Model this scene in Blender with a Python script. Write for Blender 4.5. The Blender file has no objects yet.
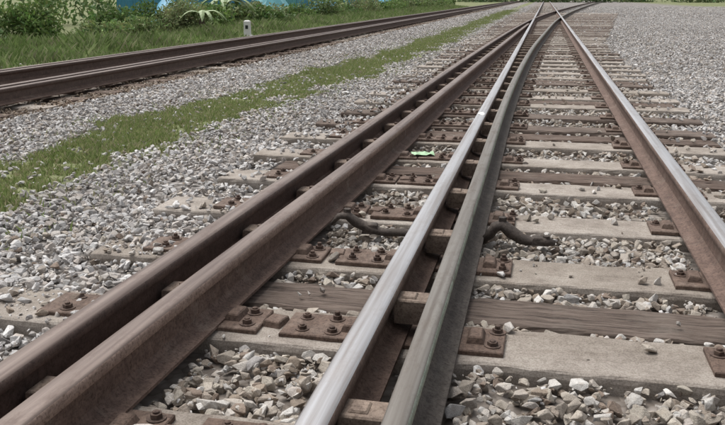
import bpy, bmesh, math, random
import numpy as np
from mathutils import Vector, Matrix
random.seed(7); rng=np.random.default_rng(11)
S=bpy.context.scene
S.view_settings.view_transform='Standard'; S.view_settings.look='None'; S.view_settings.exposure=0
COL=S.collection

# ---------------------------------------------------------------- materials
def mat(name):
    m=bpy.data.materials.new(name); m.use_nodes=True
    nt=m.node_tree; b=nt.nodes['Principled BSDF']; return m,nt,b
def N(nt,t,**k):
    n=nt.nodes.new(t)
    for a,v in k.items():
        if a in n.inputs: n.inputs[a].default_value=v
        else: setattr(n,a,v)
    return n
def pos(nt,scale=(1,1,1)):
    g=N(nt,'ShaderNodeNewGeometry'); m=N(nt,'ShaderNodeMapping'); m.inputs['Scale'].default_value=scale
    nt.links.new(g.outputs['Position'],m.inputs['Vector']); return m.outputs[0]
def noise(nt,vec,scale,detail=5,rough=.6):
    n=N(nt,'ShaderNodeTexNoise'); n.inputs['Scale'].default_value=scale; n.inputs['Detail'].default_value=detail; n.inputs['Roughness'].default_value=rough
    nt.links.new(vec,n.inputs['Vector']); return n.outputs['Fac']
def ramp(nt,fac,stops):
    r=N(nt,'ShaderNodeValToRGB'); e=r.color_ramp.elements
    while len(e)<len(stops): e.new(.5)
    for i,(p,c) in enumerate(stops):
        e[i].position=p; e[i].color=(*c,1) if len(c)==3 else c
    nt.links.new(fac,r.inputs[0]); return r.outputs[0]
def mix(nt,a,b,f,mode='MIX'):
    m=N(nt,'ShaderNodeMix',data_type='RGBA',blend_type=mode)
    for sock,v in ((m.inputs[6],a),(m.inputs[7],b),(m.inputs[0],f)):
        if hasattr(v,'links'): nt.links.new(v,sock)
        elif isinstance(v,(int,float)): sock.default_value=v
        else: sock.default_value=(*v,1)
    return m.outputs[2]
def bump(nt,b,h,strength=.5,dist=.01):
    n=N(nt,'ShaderNodeBump'); n.inputs['Strength'].default_value=strength; n.inputs['Distance'].default_value=dist
    nt.links.new(h,n.inputs['Height']); nt.links.new(n.outputs[0],b.inputs['Normal'])

def rust_mat(name,dark,lite,dust=(.30,.25,.21),dustlo=.55,dusthi=.75,rough=.85,bs=.4,metal=0,sc=26):
    m,nt,b=mat(name); p=pos(nt); 
    c=ramp(nt,noise(nt,p,sc,8,.75),[(.3,dark),(.7,lite)])
    c=mix(nt,c,dust,ramp(nt,noise(nt,p,7,6,.7),[(dustlo,(0,0,0)),(dusthi,(.7,.7,.7))]))
    c=mix(nt,c,ramp(nt,noise(nt,p,120,5,.7),[(.36,(.5,.46,.44)),(.52,(1,1,1))]),1.0,'MULTIPLY')
    c=mix(nt,c,ramp(nt,noise(nt,pos(nt,(1,.12,1)),30,5,.7),[(.35,(.74,.72,.70)),(.6,(1,1,1))]),1.0,'MULTIPLY')
    nt.links.new(c,b.inputs['Base Color']); b.inputs['Roughness'].default_value=rough; b.inputs['Metallic'].default_value=metal
    bump(nt,b,noise(nt,p,140,6,.7),bs,.004); return m
def steel_mat(name,base,edge,metal,rlo,rhi,streak=.6,lo=.25,hi=.6,fs=60):
    m,nt,b=mat(name); p=pos(nt,(1,.02,1))
    st=noise(nt,p,fs,4,.55)
    c=ramp(nt,st,[(lo,edge),(hi,base)])
    pat=ramp(nt,noise(nt,pos(nt,(1,.35,1)),16,8,.75),[(.50,(0,0,0)),(.72,(1,1,1))])
    mm=N(nt,'ShaderNodeMath',operation='MULTIPLY'); nt.links.new(pat,mm.inputs[0]); mm.inputs[1].default_value=streak
    c=mix(nt,c,edge,mm.outputs[0])
    nt.links.new(c,b.inputs['Base Color']); b.inputs['Metallic'].default_value=metal
    r=N(nt,'ShaderNodeMapRange'); nt.links.new(mm.outputs[0],r.inputs[0]); r.inputs[3].default_value=rlo; r.inputs[4].default_value=rhi
    nt.links.new(r.outputs[0],b.inputs['Roughness']); bump(nt,b,noise(nt,pos(nt),180,4,.6),.06,.002); return m
M_rust=rust_mat('rail_rust',(.095,.06,.049),(.22,.15,.12))
M_rustD=rust_mat('rail_dark_rust',(.065,.043,.036),(.155,.105,.088),dust=(.2,.15,.12),dustlo=.6,dusthi=.85,rough=.7)
M_rustL=rust_mat('rail_light_rust',(.21,.145,.12),(.40,.30,.25))
M_foot=rust_mat('rail_grey_foot',(.07,.062,.056),(.15,.13,.115),dust=(.22,.2,.17))
M_steel=steel_mat('polished_rail_head',(.50,.50,.515),(.29,.26,.245),.65,.38,.62,.55,.28,.55,50)
M_steelB=steel_mat('worn_rail_head',(.22,.205,.185),(.11,.09,.075),.4,.45,.75,.8)
M_steelBk=steel_mat('brown_rail_head',(.23,.18,.155),(.09,.06,.05),.3,.42,.75,.8)
M_green=rust_mat('verdigris_rail_side',(.24,.30,.24),(.46,.52,.45),dust=(.13,.10,.08),dustlo=.55,dusthi=.68)
M_plate=rust_mat('baseplate_rust',(.085,.056,.044),(.21,.145,.112),dust=(.30,.24,.20),dustlo=.47,dusthi=.72,bs=.8,sc=40)
M_block=rust_mat('spacer_block',(.15,.11,.088),(.32,.25,.20),bs=.6)
M_bolt=rust_mat('bolt_rust',(.06,.04,.032),(.17,.115,.09),bs=.5)
M_rod=rust_mat('switch_rod_iron',(.035,.028,.024),(.10,.08,.068),dust=(.16,.13,.11),bs=.7)

def vcol_mat(name,rough=.9,nscale=60,bs=.5,bd=.003,var=(.72,1.2),trans=0):
    m,nt,b=mat(name); a=N(nt,'ShaderNodeVertexColor'); a.layer_name='Col'; p=pos(nt)
    n=noise(nt,p,nscale,4,.7)
    v=ramp(nt,n,[(.3,(var[0],)*3),(.7,(min(var[1],1.0),)*3)])
    c=mix(nt,a.outputs[0],v,1.0,'MULTIPLY')
    if trans==0:
        c=mix(nt,c,ramp(nt,noise(nt,p,420,2,.6),[(.36,(.66,.64,.62)),(.5,(1,1,1))]),1.0,'MULTIPLY')
        c=mix(nt,c,(.42,.35,.28),ramp(nt,noise(nt,p,38,4,.7),[(.56,(0,0,0)),(.72,(.5,.5,.5))]))
    nt.links.new(c,b.inputs['Base Color']); b.inputs['Roughness'].default_value=rough
    if bs>0: bump(nt,b,noise(nt,p,nscale*3,3,.7),bs,bd)
    if trans>0:
        b.inputs['Specular IOR Level'].default_value=.25
        t=N(nt,'ShaderNodeBsdfTranslucent'); nt.links.new(c,t.inputs[0]); ms=N(nt,'ShaderNodeMixShader'); ms.inputs[0].default_value=trans
        nt.links.new(b.outputs[0],ms.inputs[1]); nt.links.new(t.outputs[0],ms.inputs[2])
        nt.links.new(ms.outputs[0],nt.nodes['Material Output'].inputs[0])
    return m
M_stone=vcol_mat('ballast_stone',.92,70,.8,.004,(.74,1.0))
M_leaf=vcol_mat('leaf',.6,9,0,0,(.7,1.0),.3)
M_grass=vcol_mat('grass_blade',.75,6,0,0,(.8,1.0),.3)

def grassmask(nt):
    g=N(nt,'ShaderNodeNewGeometry'); s=N(nt,'ShaderNodeSeparateXYZ'); nt.links.new(g.outputs['Position'],s.inputs[0])
    c=N(nt,'ShaderNodeMapRange'); nt.links.new(s.outputs['Y'],c.inputs[0])
    c.inputs[1].default_value=6; c.inputs[2].default_value=14; c.inputs[3].default_value=-2.92; c.inputs[4].default_value=-2.48
    d=N(nt,'ShaderNodeMath',operation='SUBTRACT'); nt.links.new(s.outputs['X'],d.inputs[0]); nt.links.new(c.outputs[0],d.inputs[1])
    a=N(nt,'ShaderNodeMath',operation='ABSOLUTE'); nt.links.new(d.outputs[0],a.inputs[0])
    n=noise(nt,pos(nt,(1,.5,1)),3.5,6,.7)
    ad=N(nt,'ShaderNodeMath',operation='MULTIPLY_ADD'); nt.links.new(n,ad.inputs[0]); ad.inputs[1].default_value=.9; nt.links.new(a.outputs[0],ad.inputs[2])
    m=N(nt,'ShaderNodeMapRange'); nt.links.new(ad.outputs[0],m.inputs[0]); m.inputs[1].default_value=.72; m.inputs[2].default_value=.98; m.inputs[3].default_value=1; m.inputs[4].default_value=0
    m2=N(nt,'ShaderNodeMapRange'); nt.links.new(s.outputs['X'],m2.inputs[0]); m2.inputs[1].default_value=-6.8; m2.inputs[2].default_value=-7.5
    mx=N(nt,'ShaderNodeMath',operation='MAXIMUM'); nt.links.new(m.outputs[0],mx.inputs[0]); nt.links.new(m2.outputs[0],mx.inputs[1])
    n3=noise(nt,pos(nt,(1,.3,1)),.3,6,.7)
    a3=N(nt,'ShaderNodeMath',operation='MULTIPLY_ADD'); nt.links.new(n3,a3.inputs[0]); a3.inputs[1].default_value=10; nt.links.new(s.outputs['X'],a3.inputs[2])
    m3=N(nt,'ShaderNodeMapRange'); nt.links.new(a3.outputs[0],m3.inputs[0]); m3.inputs[1].default_value=19; m3.inputs[2].default_value=22
    mx2=N(nt,'ShaderNodeMath',operation='MAXIMUM'); nt.links.new(mx.outputs[0],mx2.inputs[0]); nt.links.new(m3.outputs[0],mx2.inputs[1])
    return mx2.outputs[0],s
def ground_mat():
    m,nt,b=mat('ground_gravel'); p=pos(nt)
    v=N(nt,'ShaderNodeTexVoronoi'); v.inputs['Scale'].default_value=27; nt.links.new(p,v.inputs['Vector'])
    sp=N(nt,'ShaderNodeSeparateColor'); nt.links.new(v.outputs['Color'],sp.inputs[0])
    c=ramp(nt,sp.outputs[0],[(0,(.20,.185,.175)),(.5,(.36,.34,.33)),(1,(.52,.50,.49))])
    ed=ramp(nt,v.outputs['Distance'],[(.2,(1,1,1)),(.75,(.4,.38,.36))])
    c=mix(nt,c,ed,1.0,'MULTIPLY')
    big=ramp(nt,noise(nt,pos(nt,(1,.4,1)),.8,6,.7),[(.35,(.72,.70,.67)),(.65,(1,1,1))]); c=mix(nt,c,big,1.0,'MULTIPLY')
    gm,s=grassmask(nt)
    gc=ramp(nt,noise(nt,p,22,9,.85),[(.32,(.09,.11,.045)),(.5,(.16,.18,.075)),(.68,(.27,.26,.17))])
    c=mix(nt,c,gc,gm)
    for x0,x1,a in ((-1.25,.95,.5),(-6.35,-4.4,.7)):
        q=N(nt,'ShaderNodeMath',operation='COMPARE'); nt.links.new(s.outputs['X'],q.inputs[0]); q.inputs[1].default_value=(x0+x1)/2; q.inputs[2].default_value=(x1-x0)/2
        q2=N(nt,'ShaderNodeMath',operation='MULTIPLY'); nt.links.new(q.outputs[0],q2.inputs[0]); q2.inputs[1].default_value=a
        c=mix(nt,c,(.20,.165,.135),q2.outputs[0])
    nt.links.new(c,b.inputs['Base Color']); b.inputs['Roughness'].default_value=.95
    inv=N(nt,'ShaderNodeMath',operation='SUBTRACT'); inv.inputs[0].default_value=1; nt.links.new(v.outputs['Distance'],inv.inputs[1])
    bump(nt,b,inv.outputs[0],.8,.02); return m
M_ground=ground_mat()

def conc_mat():
    m,nt,b=mat('dusty_sleeper'); p=pos(nt)
    c=ramp(nt,noise(nt,p,5,10,.8),[(.32,(.26,.225,.195)),(.5,(.41,.365,.325)),(.68,(.54,.495,.45))])
    c=mix(nt,c,(.16,.12,.10),ramp(nt,noise(nt,p,9,9,.8),[(.54,(0,0,0)),(.70,(.65,.65,.65))]))
    c=mix(nt,c,ramp(nt,noise(nt,pos(nt,(.1,1,1)),45,7,.75),[(.36,(.66,.63,.60)),(.5,(1,1,1))]),.45,'MULTIPLY')
    c2=ramp(nt,noise(nt,p,200,3,.7),[(.38,(.66,.65,.63)),(.56,(1,1,1))]); c=mix(nt,c,c2,1.0,'MULTIPLY')
    v=ramp(nt,noise(nt,pos(nt,(.05,1,0)),1.9,1,.5),[(.35,(.78,.76,.73)),(.62,(1,1,1))]); c=mix(nt,c,v,1.0,'MULTIPLY')
    nt.links.new(c,b.inputs['Base Color']); b.inputs['Roughness'].default_value=.95
    bump(nt,b,noise(nt,p,55,9,.8),.8,.008); return m
def wood_mat(name,k=1.,t=(1,1,1)):
    m,nt,b=mat(name); p=pos(nt,(.07,1,1)); 
    g=noise(nt,p,60,8,.75); q=lambda *c: tuple(a*b_*k for a,b_ in zip(c,t))
    c=ramp(nt,g,[(.36,q(.03,.022,.018)),(.46,q(.14,.11,.095)),(.6,q(.25,.205,.18)),(.8,q(.35,.31,.28))])
    c=mix(nt,c,(.28,.24,.205),ramp(nt,noise(nt,pos(nt),6,6,.7),[(.5,(0,0,0)),(.75,(.6,.6,.6))]))
    nt.links.new(c,b.inputs['Base Color']); b.inputs['Roughness'].default_value=.93
    bump(nt,b,g,1,.018); return m
M_conc=conc_mat(); M_wood=wood_mat('weathered_timber',.95,(1,.95,.9)); M_woodR=wood_mat('brown_timber',.8,(1,.88,.8))
def plain(name,c,rough=.7,var=.25,sc=4):
    m,nt,b=mat(name); p=pos(nt); v=ramp(nt,noise(nt,p,sc,7,.7),[(.3,tuple(x*(1-var) for x in c)),(.7,c)])
    nt.links.new(v,b.inputs['Base Color']); b.inputs['Roughness'].default_value=rough; return m

# ---------------------------------------------------------------- mesh helper
class MB:
    def __init__(s): s.v=[];s.f=[];s.m=[];s.s=[]
    def box(s,c,d,mi=0,rot=0,taper=0,bev=0):
        cx,cy,cz=c; dx,dy,dz=[q/2 for q in d]; n=len(s.v); co,si=math.cos(rot),math.sin(rot)
        def P(x,y,z): s.v.append((cx+x*co-y*si,cy+x*si+y*co,cz+z))
        b=bev
        if b<=0:
            for z in (-dz,dz):
                t=taper if z>0 else 0
                for x,y in ((-1,-1),(1,-1),(1,1),(-1,1)): P(x*(dx-t),y*(dy-t),z)
            fs=[(3,2,1,0),(4,5,6,7),(0,1,5,4),(1,2,6,5),(2,3,7,6),(3,0,4,7)]
        else:
            for z,t in ((-dz,0),(dz-b,taper),(dz,taper+b)):
                for x,y in ((-1,-1),(1,-1),(1,1),(-1,1)): P(x*(dx-t),y*(dy-t),z)
            fs=[(3,2,1,0),(8,9,10,11)]
            for k in (0,4): fs+=[(k+i,k+(i+1)%4,k+4+(i+1)%4,k+4+i) for i in range(4)]
        for f in fs: s.f.append(tuple(n+i for i in f)); s.m.append(mi); s.s.append(False)
    def cyl(s,c,r,h,seg=12,mi=0,r2=None,dome=0):
        cx,cy,cz=c; n=len(s.v); r2=r if r2 is None else r2
        a0=random.random()*6
        rings=[(r,0),(r2,h)]
        if dome: rings+= [(r2*.7,h+dome*.7),(r2*.25,h+dome)]
        for rr,z in rings:
            for i in range(seg):
                a=a0+2*math.pi*i/seg; s.v.append((cx+rr*math.cos(a),cy+rr*math.sin(a),cz+z))
        for k in range(len(rings)-1):
            for i in range(seg):
                j=(i+1)%seg; s.f.append((n+k*seg+i,n+k*seg+j,n+(k+1)*seg+j,n+(k+1)*seg+i)); s.m.append(mi); s.s.append(False)
        k=len(rings)-1; s.f.append(tuple(n+k*seg+i for i in range(seg))); s.m.append(mi); s.s.append(False)
    def tube(s,pts,radii,seg=8,mi=0,flat=1.):
        n=len(s.v); pts=[Vector(p) for p in pts]
        for i,p in enumerate(pts):
            t=(pts[min(i+1,len(pts)-1)]-pts[max(i-1,0)]).normalized()
            up=Vector((0,0,1)) if abs(t.z)<.9 else Vector((1,0,0)); a=t.cross(up).normalized(); b2=a.cross(t)
            for k in range(seg):
                an=2*math.pi*k/seg; q=p+a*radii[i]*math.cos(an)+b2*radii[i]*flat*math.sin(an); s.v.append(tuple(q))
        for i in range(len(pts)-1):
            for k in range(seg):
                j=(k+1)%seg; s.f.append((n+i*seg+k,n+i*seg+j,n+(i+1)*seg+j,n+(i+1)*seg+k)); s.m.append(mi); s.s.append(True)
        s.f.append(tuple(n+k for k in range(seg))); s.m.append(mi); s.s.append(False)
        e=n+(len(pts)-1)*seg; s.f.append(tuple(e+k for k in range(seg))); s.m.append(mi); s.s.append(False)
    def obj(s,name,mats,parent=None):
        me=bpy.data.meshes.new(name); me.from_pydata(s.v,[],s.f)
        for m in mats: me.materials.append(m)
        me.polygons.foreach_set('material_index',s.m); me.polygons.foreach_set('use_smooth',s.s)
        bm=bmesh.new(); bm.from_mesh(me); bmesh.ops.recalc_face_normals(bm,faces=bm.faces); bm.to_mesh(me); bm.free()
        o=bpy.data.objects.new(name,me); COL.objects.link(o)
        if parent: o.parent=parent
        return o
def empty(name):
    o=bpy.data.objects.new(name,None); COL.objects.link(o); return o
def npmesh(name,V,F,C,material,parent=None):
    me=bpy.data.meshes.new(name); n=len(V); m,k=F.shape
    me.vertices.add(n); me.vertices.foreach_set('co',np.ascontiguousarray(V,dtype=np.float32).ravel())
    me.loops.add(m*k); me.loops.foreach_set('vertex_index',np.ascontiguousarray(F,dtype=np.int32).ravel())
    me.polygons.add(m); me.polygons.foreach_set('loop_start',np.arange(0,m*k,k,dtype=np.int32))
    me.update(calc_edges=True)
    a=me.color_attributes.new('Col','FLOAT_COLOR','POINT'); c4=np.ones((n,4),np.float32); c4[:,:3]=C; a.data.foreach_set('color',c4.ravel())
    me.materials.append(material); o=bpy.data.objects.new(name,me); COL.objects.link(o)
    me.polygons.foreach_set('use_smooth',np.zeros(m,dtype=bool))
    if parent: o.parent=parent
    return o

# ---------------------------------------------------------------- paths
def hermite(pts):
    ys=np.array([p[0] for p in pts],float); xs=np.array([p[1] for p in pts],float); t=np.gradient(xs,ys)
    def f(y):
        y=np.asarray(y,float); i=np.clip(np.searchsorted(ys,y)-1,0,len(ys)-2); h=ys[i+1]-ys[i]; u=np.clip((y-ys[i])/h,0,1)
        return (2*u**3-3*u**2+1)*xs[i]+(u**3-2*u**2+u)*h*t[i]+(-2*u**3+3*u**2)*xs[i+1]+(u**3-u**2)*h*t[i+1]
    return f
fA=lambda y: np.full_like(np.asarray(y,float),-.40)
fR=lambda y: np.full_like(np.asarray(y,float),.655)
fB=hermite([(-3,-.235),(1.4,-.243),(3.2,-.256),(6.5,-.274),(9.5,-.25),(12.9,-.19),(20,.03),(30,.40),(45,1.25),(60,2.3),(90,4.6),(150,9.5)])
fL1=hermite([(-3,-1.15),(2,-1.125),(4.4,-1.09),(7.8,-1.05),(13,-.97),(20.7,-.80),(30,-.50),(45,.32),(60,1.35),(90,3.6),(150,8.5)])
fL2=hermite([(-3,-1.02),(1.74,-.968),(4.3,-.897),(7.6,-.840),(14.2,-.72),(20,-.61),(26,-.485)])
ZB=.047
prof=[(.065,0),(.065,.009),(.045,.013),(.020,.023),(.009,.036),(.0085,.094),(.015,.104),(.034,.112),(.0345,.132),(.032,.1395),(.026,.1435),(.012,.1453)]
prof=prof+[(-x,z) for x,z in reversed(prof)]
def rail(name,f,y0,y1,parent,mats,z=ZB,hs=1.):
    ys=[];y=y0
    while y<y1: ys.append(y); y+= .12 if y<6 else (.4 if y<20 else 1.5)
    ys.append(y1); ys=np.array(ys); xs=f(ys)
    b=MB(); k=len(prof)
    for x,y in zip(xs,ys):
        for px,pz in prof: b.v.append((x+px*(hs if pz>.1 else 1),y,z+pz))
    for i in range(len(ys)-1):
        for j in range(k):
            j2=(j+1)%k; zz=(prof[j][1]+prof[j2][1])/2
            mi=2 if zz>.138 else 1 if zz>.108 else 3 if zz<.03 else 0
            b.f.append((i*k+j,i*k+j2,(i+1)*k+j2,(i+1)*k+j)); b.m.append(mi); b.s.append(zz>.12)
    b.f.append(tuple(range(k))); b.m.append(0); b.s.append(False)
    b.f.append(tuple((len(ys)-1)*k+i for i in range(k))); b.m.append(0); b.s.append(False)
    return b.obj(name,mats,parent)

track=empty('railway_turnout_track')
rail('stock_rail',fA,-2,170,track,[M_rust,M_rust,M_steel,M_rust])
rail('right_running_rail',fR,-2,170,track,[M_rust,M_rust,M_steel,M_rust],z=ZB+.001)
rail('closure_rail',fB,-2,150,track,[M_rust,M_green,M_steelB,M_foot],z=ZB-.003,hs=.8)
rail('outer_turnout_rail',fL1,-2,150,track,[M_rustD,M_rustD,M_steelBk,M_rust],z=ZB+.003)
rail('inner_guard_rail',fL2,-2,26,track,[M_rust,M_rustL,M_steelBk,M_rust],z=ZB-.005)

# ---------------------------------------------------------------- sleepers
P=.668; Y0=2.14
def sleeper(b,yc,w,x0,x1,top,mi,rough=.003):
    n=len(b.v); nx=int((x1-x0)/.05); sk=random.uniform(-.008,.008)
    sec=[(-.5,-.14),(-.5,-.02),(-.485,-.006),(-.46,-.001),(-.25,0),(0,0),(.25,0),(.46,-.001),(.485,-.006),(.5,-.02),(.5,-.14)]
    ph=random.random()*9
    for i in range(nx+1):
        x=x0+(x1-x0)*i/nx
        chip=.016*max(0,math.sin(x*13+ph)*math.sin(x*5.3+ph*2)-.4); chip2=.016*max(0,math.sin(x*11+ph*3)*math.sin(x*4.1+ph)-.4)
        for s,z in sec:
            e=chip if s<-.4 else (-chip2 if s>.4 else 0)
            b.v.append((x+random.uniform(-.006,.006),yc+s*w+e+sk*(x)+random.uniform(-rough,rough)*.6,top+z+random.uniform(-rough,rough)*.5))
    k=len(sec)
    for i in range(nx):
        for j in range(k-1): b.f.append((n+i*k+j,n+(i+1)*k+j,n+(i+1)*k+j+1,n+i*k+j+1)); b.m.append(mi); b.s.append(False)
    b.f.append(tuple(n+i for i in range(k))); b.m.append(mi); b.s.append(False)
    b.f.append(tuple(n+nx*k+i for i in range(k))); b.m.append(mi); b.s.append(False)
b=MB(); occ=[]
rows=[Y0+P*i for i in range(-4,75)]
for i,y in enumerate(rows):
    k=i-4; w=.27 if k<3 else .25
    x1=1.25 if y<18 else min(1.25+(y-18)*.09,4.5)
    mi=0 if (k<6 or random.random()<.6) else 1
    yy=y+random.uniform(-.012,.012)
    sleeper(b,yy,w,-1.72+random.uniform(-.06,.06),x1+random.uniform(-.05,.05),.030+random.uniform(-.003,.003),mi); occ.append((yy,w,-1.7,x1))
for k,mi,x0 in ((.43,1,-1.1),(3.5,2,-1.5),(5.5,2,-1.5),(8.5,2,-1.5),(11.5,2,-1.5)):
    y=Y0+P*k; sleeper(b,y,.225,x0,1.2,.018 if k<1 else .022,mi,.006); occ.append((y,.225,x0,1.2))
b.obj('sleepers',[M_conc,M_wood,M_woodR],track)

# ---------------------------------------------------------------- fastenings
b=MB()
def hexbolt(x,y,z,r=.015):
    if random.random()<.12:
        b.cyl((x,y,z),r*.8,.003,10,2); return
    h=random.uniform(.009,.013); b.cyl((x,y,z),r*1.6,.003,14,2); b.cyl((x,y,z+.003),r,h,6,2); b.cyl((x,y,z+.003+h),r*.55,random.uniform(.002,.012),10,2,dome=.002)
def jaw(x,y,z,s):
    b.box((x,y,z+.010),(.05,.085,.020),0,random.uniform(-.05,.05),.006,.004)
for i,y in enumerate(rows):
    if y>34 or y<0: continue
    a,bb,l1,l2=float(fA(y)),float(fB(y)),float(fL1(y)),float(fL2(min(y,26)))
    z=.030; zt=.045; w=.165; j=lambda: random.uniform(-.012,.012)
    b.box(((l1-.37+l2+.175)/2,y,z+.0075),(l2+.175-(l1-.37)+j(),w,.015),0,0,0,.003)
    if bb-a<.35:
        b.box(((a-.31+bb+.185)/2+j()*.5,y+j(),z+.0075),(bb+.185-(a-.31),w,.0152),0,random.uniform(-.015,.015),0,.003)
        xb=bb+.125; xs=[(a-.125,-1),(xb,1)]
    else:
        b.box((a-.05,y,z+.0075),(.34,w,.0152),0,0,0,.003); b.box((bb,y,z+.0077),(.34,w,.0152),0,0,0,.003); xs=[(a-.13,-1),(bb+.12,1)]
    b.box((.655,y,z+.0075),(.34,w,.015),0,0,0,.003)
    if y<14:
        for x,s in xs+[(l2+.105,1),(l1-.12,-1)]:
            jaw(x-s*.018,y+j(),zt,s)
            hexbolt(x+s*.035+j()*.6,y+.048+j()*.6,zt); hexbolt(x+s*.035+j()*.6,y-.048+j()*.6,zt)
        for dy in (.045,-.045):
            hexbolt(a-.25+j(),y+dy+j()*.5,zt,.013); hexbolt(l1-.29,y+dy,zt,.015)
        jaw(.655-.10,y,zt,1); jaw(.655+.10,y,zt,1); hexbolt(.655-.14,y+.03,zt); hexbolt(.655+.14,y-.03,zt)
        b.box((l2+.215,y+.01+j(),z+.011),(.06,.07,.022),0,random.uniform(-.3,.3),.004,.003)
    if bb-a<.4:
        mx=(a+bb)/2; b.box((mx,y+.01,ZB+.055+.017),(bb-a-.05,.085,.07),1,0,.003,.004)
        b.box((mx-.012,y+.01,ZB+.10),(.05,.055,.025),1,0,.004,.004)
    if l2-l1<.4:
        b.box(((l1+l2)/2,y+.01,ZB+.055),(l2-l1-.05,.09,.05),1,0,.003,.004)
        if y<14: b.cyl(((l1+l2)/2,y+.01,ZB+.08),.014,.012,6,2)
b.obj('baseplates_and_bolts',[M_plate,M_block,M_bolt],track)

b=MB(); yr=3.13
b.tube([(-.82,yr-.03,.075),(-.79,yr-.025,.11),(-.755,yr-.02,.115),(-.72,yr-.01,.085),(-.66,yr,.055),(-.60,yr,.045),(-.52,yr,.05),(-.40,yr,.032),(-.2,yr,.032)],[.010,.018,.026,.030,.028,.022,.024,.019,.018],10,0,.7)
b.tube([(-.2,yr,.032),(-.165,yr,.065),(-.15,yr,.095),(-.12,yr,.108),(-.085,yr-.005,.082),(-.04,yr-.01,.055),(.0,yr-.01,.049),(.05,yr-.01,.052),(.09,yr-.01,.048)],[.018,.026,.031,.034,.036,.031,.024,.028,.015],10,0,.7)
b.cyl((-.12,yr-.002,.118),.017,.022,6,0); b.cyl((.055,yr-.01,.062),.015,.014,6,0); b.cyl((-.755,yr-.015,.12),.016,.022,6,0)
b.box((-.66,yr,.06),(.07,.05,.04),0,.1,.006,.004); b.box((.02,yr-.01,.055),(.05,.055,.03),0,.1,.006,.004)
b.obj('switch_rod',[M_rod])

# ---------------------------------------------------------------- left background track
t2=empty('railway_track')
fc=lambda c: (lambda y: np.full_like(np.asarray(y,float),c))
LX=(-4.75,-4.91,-5.83,-5.99)
for i,c in enumerate(LX):
    rail('rail_%d'%(i+1),fc(c),-2,170,t2,[M_rustD,M_rustD,M_steelBk,M_rust],z=ZB+.0)
b=MB()
for i in range(90):
    sleeper(b,1+.62*i,.23,-6.4+random.uniform(-.04,.04),-4.4+random.uniform(-.06,.04),.010,random.choice((1,1,0)),.007)
b.obj('sleepers_2',[M_conc,M_woodR],t2)

# ---------------------------------------------------------------- ground
def grid(x0,x1,y0,y1,nx,ny,zf):
    xs=np.linspace(x0,x1,nx); ys=np.linspace(y0,y1,ny); X,Y=np.meshgrid(xs,ys); Z=zf(X,Y)
    V=np.stack([X,Y,Z],-1).reshape(-1,3); i=np.arange((ny-1)*nx).reshape(ny-1,nx)[:,:-1].ravel()
    F=np.stack([i,i+1,i+nx+1,i+nx],1); return V,F
V,F=grid(-500,500,-120,800,12,12,lambda X,Y:X*0-.02)
npmesh('ground',V,F,np.full((len(V),3),.3),M_ground)

# ---------------------------------------------------------------- stones
def hull(npts,bev=0,flat=.75):
    while True:
        bm=bmesh.new(); sc=np.array([1,random.uniform(.6,1),random.uniform(.45,flat)])
        for _ in range(npts):
            d=np.array([random.gauss(0,1) for _ in range(3)]); d/=np.linalg.norm(d); d*=sc*random.uniform(.8,1.1); bm.verts.new(d)
        r=bmesh.ops.convex_hull(bm,input=bm.verts)
        junk=[v for v in bm.verts if not v.link_faces]
        if junk: bmesh.ops.delete(bm,geom=junk,context='VERTS')
        if bev: bmesh.ops.dissolve_limit(bm,angle_limit=math.radians(14),verts=bm.verts,edges=bm.edges); bmesh.ops.bevel(bm,geom=bm.edges[:],offset=bev,segments=1,affect='EDGES')
        bmesh.ops.triangulate(bm,faces=bm.faces)
        bmesh.ops.recalc_face_normals(bm,faces=bm.faces)
        bm.verts.index_update(); V=np.array([v.co[:] for v in bm.verts]); F=np.array([[v.index for v in f.verts] for f in bm.faces]); bm.free()
        if len(F)>8: return V,F
def rotmats(n):
    q=rng.normal(size=(n,4)); 
    q/=np.linalg.norm(q,axis=1)[:,None]; w,x,y,z=q.T
    return np.stack([1-2*(y*y+z*z),2*(x*y-z*w),2*(x*z+y*w),2*(x*y+z*w),1-2*(x*x+z*z),2*(y*z-x*w),2*(x*z-y*w),2*(y*z+x*w),1-2*(x*x+y*y)],1).reshape(n,3,3)
def hashn(x,y,s):
    xi=np.floor(x*s).astype(int); yi=np.floor(y*s).astype(int); fx=x*s-xi; fy=y*s-yi; fx=fx*fx*(3-2*fx); fy=fy*fy*(3-2*fy)
    def h(a,b): 
        v=np.sin(a*127.1+b*311.7)*43758.5453; return v-np.floor(v)
    return (h(xi,yi)*(1-fx)+h(xi+1,yi)*fx)*(1-fy)+(h(xi,yi+1)*(1-fx)+h(xi+1,yi+1)*fx)*fy
def gc(y): return np.interp(y,[6,14],[-2.92,-2.48])
def ingrass(x,y):
    return (np.abs(x-gc(y))+.45*hashn(x,y*.6,3.)+.35*hashn(x,y,9.))<.79
pal_l=np.array([(.66,.645,.64),(.57,.56,.555),(.74,.73,.725),(.50,.49,.48),(.62,.575,.54),(.42,.40,.39),(.80,.79,.78),(.66,.62,.58),(.55,.50,.46)])
pal_b=np.array([(.50,.45,.40),(.41,.35,.295),(.60,.56,.515),(.34,.28,.225),(.53,.475,.41),(.72,.70,.67),(.44,.39,.335),(.30,.235,.19),(.56,.51,.44),(.64,.615,.58)])
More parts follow.
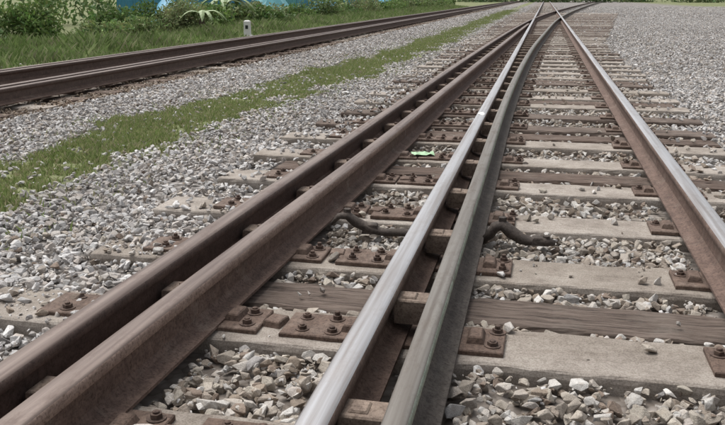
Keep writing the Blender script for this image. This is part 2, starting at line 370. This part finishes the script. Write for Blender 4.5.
def scatter(name,x0,x1,y0,y1,dens,rmin,rmax,variants,zj,parent):
    n=int((x1-x0)*(y1-y0)*dens); x=rng.uniform(x0,x1,n); y=rng.uniform(y0,y1,n)
    keep=(x>-.76*y-1.5)&(x<.24*y+1.9)
    r=rmin+(rmax-rmin)*rng.random(n)**1.5
    inner=((x>-1.25)&(x<1.0))
    if rmin>.01: r=np.where(inner&(y<5),r*1.08,r)
    z=rng.uniform(-zj,zj*.6,n)-.002+np.where(inner,.007,0)
    for f,ymx in ((fA,999),(fB,999),(fL1,999),(fL2,26),(fR,999))+tuple((fc(c),999) for c in LX):
        keep&=~((np.abs(x-f(np.minimum(y,150)))<.052+r*.75)&(y<ymx))
    gap=((x>fA(y))&(x<fB(y)))|((x>fL1(y))&(x<fL2(np.minimum(y,26))))
    z=np.where(gap,z-.016,z)
    onS=np.zeros(n,bool)
    for (yc,w,a,c) in occ: onS|=(np.abs(y-yc)<w/2-r*.15)&(x>a)&(x<c)
    cl=hashn(x,y,5.)
    p=np.where(cl>.66,.05,.006)+np.where(x<-1.30,.22+.3*(hashn(x,y,4.)>.5),0)+np.where(x>.85,.10,0)
    if rmax<.02: p=p*1.8
    keep&=(~onS)|(rng.random(n)<p)
    z=np.where(onS,.030+r*.40,z)
    g=ingrass(x,y); keep&=(~g)|(rng.random(n)<.12)
    keep&=(x>-6.95+.5*(hashn(x,y,2.)-.5))|(rng.random(n)<.05)
    x,y,z,r,onS=[q[keep] for q in (x,y,z,r,onS)]; n=len(x)
    band=(x<-4.35)&(x>-6.35)
    inside=((x>-1.22)&(x<1.0))|band; inside=np.where(rng.random(n)<.12,~inside,inside)
    col=np.where(inside[:,None],pal_b[rng.integers(0,len(pal_b),n)],pal_l[rng.integers(0,len(pal_l),n)])
    col=col*rng.uniform(.82,1.08,(n,1))*(.84+.26*hashn(x,y,1.3))[:,None]
    col=np.where(band[:,None],col*np.array([.7,.62,.55]),col)
    R=rotmats(n)
    Vs=[];Fs=[];Cs=[];off=0
    idx=rng.integers(0,len(variants),n)
    for k,(v,f) in enumerate(variants):
        s=np.where(idx==k)[0]
        if len(s)==0: continue
        P_=np.einsum('nij,vj->nvi',R[s],v)*r[s][:,None,None]; P_[:,:,2]*=.8
        P_+=np.stack([x[s],y[s],z[s]],1)[:,None,:]
        nv=len(v); Vs.append(P_.reshape(-1,3)); Fs.append((f[None]+(off+np.arange(len(s))*nv)[:,None,None]).reshape(-1,3)); Cs.append(np.repeat(col[s],nv,0)); off+=nv*len(s)
    o=npmesh(name,np.concatenate(Vs),np.concatenate(Fs),np.concatenate(Cs),M_stone,parent); print(name,n,len(o.data.polygons))
bal=empty('ballast_gravel')
hi=[hull(12,.045) for _ in range(26)]; mid=[hull(11) for _ in range(20)]; lo=[hull(8) for _ in range(12)]
scatter('stones_near',-4.2,2.7,.7,3.4,1400,.014,.033,hi,.016,bal)
scatter('stones_near_small',-4.2,2.7,.7,3.4,1300,.006,.014,lo,.012,bal)
scatter('stones_mid',-10,4.6,3.4,11,850,.016,.031,mid,.014,bal)
scatter('stones_far',-7.2,11,11,42,230,.022,.036,lo,.014,bal)
scatter('stones_distant',-7.2,20,42,90,50,.03,.055,lo,.014,bal)

# ---------------------------------------------------------------- grass strip + verge
def blades(name,x,y,h,cols,wid,z0=-.02,parent=None):
    n=len(x); a=rng.uniform(0,2*np.pi,n); le=rng.uniform(.1,.9,n)*h; la=rng.uniform(0,2*np.pi,n)
    w=wid*rng.uniform(.6,1.2,n); dx=np.cos(a)*w; dy=np.sin(a)*w; z=np.full(n,z0)
    lx=np.cos(la)*le; ly=np.sin(la)*le
    V=np.stack([np.stack([x-dx,y-dy,z],1),np.stack([x+dx,y+dy,z],1),np.stack([x+dx*.7+lx*.35,y+dy*.7+ly*.35,z+h*.6],1),np.stack([x+lx,y+ly,z+h],1)],1).reshape(-1,3)
    i=np.arange(n)*4; F=np.concatenate([np.stack([i,i+1,i+2],1),np.stack([i,i+2,i+3],1)])
    return npmesh(name,V,F,np.repeat(cols,4,0),M_grass,parent)
gp=np.array([(.24,.31,.11),(.31,.35,.15),(.36,.37,.19),(.19,.26,.085),(.42,.39,.24),(.28,.34,.13)])
n=360000; y=2.2+rng.random(n)**1.4*62; x=gc(y)+rng.uniform(-.85,.85,n)
k=(ingrass(x,y)|(rng.random(n)<.05))&(hashn(x,y,6.)*.6+hashn(x,y,17.)*.4>.33); x,y=x[k],y[k]
blades('grass_strip',x,y,rng.uniform(.018,.055,len(x))*(.5+.8*hashn(x,y,2.)),gp[rng.integers(0,6,len(x))]*rng.uniform(.8,1.15,(len(x),1)),.0045)
n=95000; y=5+rng.random(n)**1.2*75; x=-6.8-rng.random(n)**1.3*5
k=(hashn(x,y,2.)>.25)|(x<-7.6); x,y=x[k],y[k]
gv=np.array([(.22,.32,.11),(.28,.38,.14),(.34,.41,.19),(.17,.25,.08),(.38,.39,.23)])
blades('grass_verge',x,y,rng.uniform(.06,.24,len(x))*(.3+1.1*hashn(x,y,1.))*np.clip((-6.6-x),.3,1.4),gv[rng.integers(0,5,len(x))]*rng.uniform(.7,1.15,(len(x),1))*(.65+.5*hashn(x,y,1.7))[:,None],.011)
n=5000; y=3+rng.random(n)*30; x=rng.uniform(-4,3,n); k=(hashn(x,y,3.)>.84); x,y=x[k],y[k]
blades('yard_weeds',x,y,rng.uniform(.02,.06,len(x)),gp[rng.integers(0,6,len(x))],.005,-.005)

# ---------------------------------------------------------------- foliage
def leaves(name,C,Rr,size,colbase,parent=None,per=900):
    Vs=[];Cs=[]
    for c,r in zip(C,Rr):
        n=per; d=rng.normal(size=(n,3)); d/=np.linalg.norm(d,axis=1)[:,None]; rad=rng.random(n)**.45
        lump=.72+.45*hashn(d[:,0]*3+c[0],d[:,2]*3+d[:,1]*2+c[1],1.6)
        p=np.array(c)+d*np.array(r)*(rad*lump)[:,None]
        a=rng.normal(size=(n,3)); a/=np.linalg.norm(a,axis=1)[:,None]; b_=np.cross(a,rng.normal(size=(n,3))); b_/=np.linalg.norm(b_,axis=1)[:,None]
        s=size*rng.uniform(.6,1.4,n)[:,None]
        Vs.append(np.stack([p-a*s,p+b_*s*.38,p+a*s,p-b_*s*.38],1).reshape(-1,3))
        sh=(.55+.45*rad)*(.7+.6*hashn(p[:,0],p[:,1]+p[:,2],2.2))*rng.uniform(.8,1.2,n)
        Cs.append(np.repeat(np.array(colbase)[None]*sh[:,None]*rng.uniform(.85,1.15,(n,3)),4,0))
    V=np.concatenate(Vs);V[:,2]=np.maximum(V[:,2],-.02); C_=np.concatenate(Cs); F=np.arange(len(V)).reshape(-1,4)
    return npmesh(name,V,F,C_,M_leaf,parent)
greens=[(.19,.29,.09),(.26,.35,.14),(.15,.24,.075),(.29,.34,.16),(.18,.27,.11)]
yy=7.0; i=0
while yy<90:
    sc=random.uniform(.7,1.2); h=random.uniform(.4,.9)*sc
    x0=-9.6-random.random()*1.6-(.6 if yy<16 else 0)
    C=[(x0+random.uniform(-.5,.5),yy+random.uniform(-.8,.8),h*.45+random.uniform(-.1,.2)) for _ in range(4)]
    Rr=[(random.uniform(.45,.8)*sc,random.uniform(.5,.9)*sc,h*random.uniform(.5,.85)) for _ in range(4)]
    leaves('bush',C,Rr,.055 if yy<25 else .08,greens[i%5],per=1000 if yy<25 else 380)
    yy+=random.uniform(1.1,2.5)*(1 if yy<30 else 1.8); i+=1
M_bark=plain('bark',(.13,.10,.075),.95,.5,14)
def tree(x,y,h,cr,col):
    t=empty('tree'); b=MB(); lx,ly=random.uniform(-.3,.3),random.uniform(-.3,.3)
    tr=[(x,y,-.05),(x+lx*.3,y+ly*.3,h*.2),(x+lx*.7,y+ly*.7,h*.42),(x+lx,y+ly,h*.62)]; b.tube(tr,[.19,.14,.11,.07],9)
    C=[(x+lx,y+ly,h*.75)];R=[(cr*.6,cr*.6,cr*.5)]
    for q in range(6):
        a=q*1.05+random.random(); e=(x+lx+math.cos(a)*cr*.65,y+ly+math.sin(a)*cr*.65,h*random.uniform(.55,.85)); s=Vector(tr[2]).lerp(Vector(tr[3]),random.random())
        m=s.lerp(Vector(e),.5)+Vector((0,0,.1)); b.tube([tuple(s),tuple(m),e],[.06,.04,.015],6); C.append(e); R.append((cr*.5,cr*.5,cr*.38))
    b.obj('trunk_and_limbs',[M_bark],t); leaves('crown',C,R,.10,col,t,700)
for x,y,h,cr in ((-18.8,16,4.2,1.6),(-19,23,6,2.4),(-18,36,5,2),(-19,52,7,2.8),(-17,84,7,3)):
    tree(x,y,h,cr,random.choice(greens))
M_ban=plain('banana_leaf',(.34,.44,.22),.55,.4,5)
def banana(x,y,h):
    b=MB(); b.tube([(x,y,-.05),(x+.03,y,h*.3),(x+.05,y,h*.5)],[.10,.08,.05],9,1)
    for q in range(9):
        a=q*2.4+random.random(); L=h*random.uniform(.5,.75); n=len(b.v); seg=9
        for s in range(seg+1):
            t=s/seg; r=L*t; z=h*.48+L*(1.0*t-1.15*t*t)*random.uniform(.97,1.03); w=.16*math.sin(math.pi*min(1,t*.95+.04))**.6*h/2
            cx,cy=x+.05+math.cos(a)*r,y+math.sin(a)*r; wx,wy=-math.sin(a)*w,math.cos(a)*w; rg=random.uniform(.75,1.05)
            b.v+= [(cx+wx*rg,cy+wy*rg,z-.05*h*t),(cx,cy,z),(cx-wx*rg,cy-wy*rg,z-.05*h*t)]
        for s in range(seg):
            for j in (0,1): b.f.append((n+s*3+j,n+s*3+j+1,n+s*3+j+4,n+s*3+j+3)); b.m.append(0); b.s.append(False)
    b.obj('banana_plant',[M_ban,M_bark])
for x,y,h in ((-9.4,21.5,1.0),(-10.9,27,1.5)): banana(x,y,h)

M_blue=plain('blue_corrugated_sheet',(.10,.38,.58),.5,.3,3); M_white=plain('white_paint',(.75,.75,.73),.6,.15,8); M_zinc=plain('zinc_roof',(.35,.35,.36),.5,.3,3); M_dk=plain('dark_glass',(.03,.035,.04),.2,.2,3); M_teal=plain('teal_paint',(.18,.50,.56),.6,.3,3)
def shack(x,y,L,W,h,wall):
    t=empty('shack'); b=MB()
    def corr(p0,p1,z0,z1):
        n=len(b.v); d=Vector((p1[0]-p0[0],p1[1]-p0[1])); m=int(d.length/.06); nn=Vector((-d.y,d.x)).normalized()
        for i in range(m+1):
            q=Vector(p0)+d*i/m+nn*.012*(1 if i%2 else -1); b.v+=[(q.x,q.y,z0),(q.x,q.y,z1)]
        for i in range(m): b.f.append((n+2*i,n+2*i+2,n+2*i+3,n+2*i+1)); b.m.append(0); b.s.append(False)
    c=[(x+W/2,y-L/2),(x+W/2,y+L/2),(x-W/2,y+L/2),(x-W/2,y-L/2)]
    for i in range(4): corr(c[i],c[(i+1)%4],.1,h)
    b.obj('walls',[wall],t)
    b=MB(); b.box((x,y,.04),(W+.1,L+.1,.14),0); b.obj('plinth',[M_white],t)
    b=MB()
    b.v+=[(x+W/2+.5,y-L/2-.4,h-.05),(x+W/2+.5,y+L/2+.4,h-.05),(x,y+L/2+.4,h+.9),(x,y-L/2-.4,h+.9),(x-W/2-.5,y-L/2-.4,h-.05),(x-W/2-.5,y+L/2+.4,h-.05)]
    b.f+=[(0,1,2,3),(3,2,5,4)]; b.m+=[0,0]; b.s+=[False]*2; b.obj('roof',[M_zinc],t)
    b=MB()
    for k in range(int(L//2)):
        yy=y-L/2+1+k*2
        b.box((x+W/2+.03,yy,1.5),(.06,.9,.8),1); b.box((x+W/2+.045,yy,1.5),(.05,.78,.68),0)
    b.box((x+W/2+.035,y+.0,1.0),(.055,.8,1.8),1)
    b.obj('windows_and_door',[M_dk,M_white],t)
shack(-14.6,32.5,7,3,2.5,M_blue); shack(-14.4,46,8,3,2.6,M_teal); shack(-14.0,70,14,3,2.6,M_blue)
def tarp(x,y,sx,sy,h,m):
    V,F=grid(x-sx,x+sx,y-sy,y+sy,14,14,lambda X,Y: h*np.clip(1.25-((X-x)/sx)**2-((Y-y)/sy)**2,0,1)*(.7+.5*hashn(X,Y,2.))-.03)
    npmesh('tarpaulin_heap',V,F,np.full((len(V),3),.3),m)
tarp(-11.9,25.5,.8,1.5,.9,M_blue); tarp(-11.6,34,.9,2.,1.,M_teal); tarp(-11.6,60,1,3,.9,M_blue); tarp(-12,44,1,2,.9,M_blue)
C=[];R=[]
for q in range(32):
    C.append((random.uniform(-20,-16.5),8+q*2.2,random.uniform(.6,1.3))); R.append((1.6,1.6,random.uniform(.9,1.6)))
leaves('thicket',C,R,.13,(.18,.27,.10),per=420)
C=[];R=[]
for i in range(70):
    C.append((random.uniform(-60,80),random.uniform(150,175),1.2)); R.append((4,3,random.uniform(2,4)))
leaves('distant_trees',C,R,.4,(.16,.22,.10),per=300)

# ---------------------------------------------------------------- marker post
b=MB(); b.box((-7.4,19.8,.19),(.17,.12,.44),0,.1,.006,.03); b.box((-7.4,19.8,.0),(.26,.22,.08),0,.1,.01,.01)
b.box((-7.395,19.738,.24),(.07,.006,.09),1,.1)
b.obj('marker_post',[M_white,M_dk])
def litter(name,x,y,z,w,l,m,rot):
    V,F=grid(-w,w,-l,l,6,8,lambda X,Y: .006*np.sin(X*90+Y*40)+.004*np.cos(Y*70)+.006)
    c,s=math.cos(rot),math.sin(rot); V2=V.copy(); V2[:,0]=V[:,0]*c-V[:,1]*s+x; V2[:,1]=V[:,0]*s+V[:,1]*c+y; V2[:,2]+=z
    npmesh(name,V2,F,np.full((len(V),3),.3),m)
litter('green_wrapper',-.69,4.82,.055,.07,.045,plain('green_plastic',(.42,.66,.40),.5),.3)
litter('white_paper_scrap',-.40,5.65,ZB+.145,.015,.03,M_white,.5)
litter('white_paper_scrap',-2.0,8.2,.015,.04,.03,M_white,1.5)

# ---------------------------------------------------------------- light
w=bpy.data.worlds.new('World'); S.world=w; w.use_nodes=True; nt=w.node_tree; bg=nt.nodes['Background']
sky=nt.nodes.new('ShaderNodeTexSky'); sky.sky_type='NISHITA'; sky.sun_disc=False
el=math.radians(64); az=math.radians(-60)
sky.sun_elevation=el; sky.sun_rotation=az; sky.dust_density=4
hs=nt.nodes.new('ShaderNodeHueSaturation'); hs.inputs['Saturation'].default_value=.18
nt.links.new(sky.outputs[0],hs.inputs['Color']); nt.links.new(hs.outputs[0],bg.inputs[0]); bg.inputs[1].default_value=.15
L=bpy.data.lights.new('sun','SUN'); L.energy=2.9; L.angle=math.radians(45); L.color=(1,.965,.92)
lo_=bpy.data.objects.new('sun',L); COL.objects.link(lo_)
d=Vector((math.sin(az)*math.cos(el),math.cos(az)*math.cos(el),math.sin(el)))
lo_.rotation_euler=d.to_track_quat('Z','Y').to_euler()

cam=bpy.data.cameras.new('camera'); co=bpy.data.objects.new('camera',cam); COL.objects.link(co)
cam.sensor_width=36; cam.lens=800/725*36; cam.clip_end=2000; cam.clip_start=.05
co.location=(0,0,.19+.8); co.rotation_euler=(math.radians(90-15.1),0,math.radians(12.5))
S.camera=co
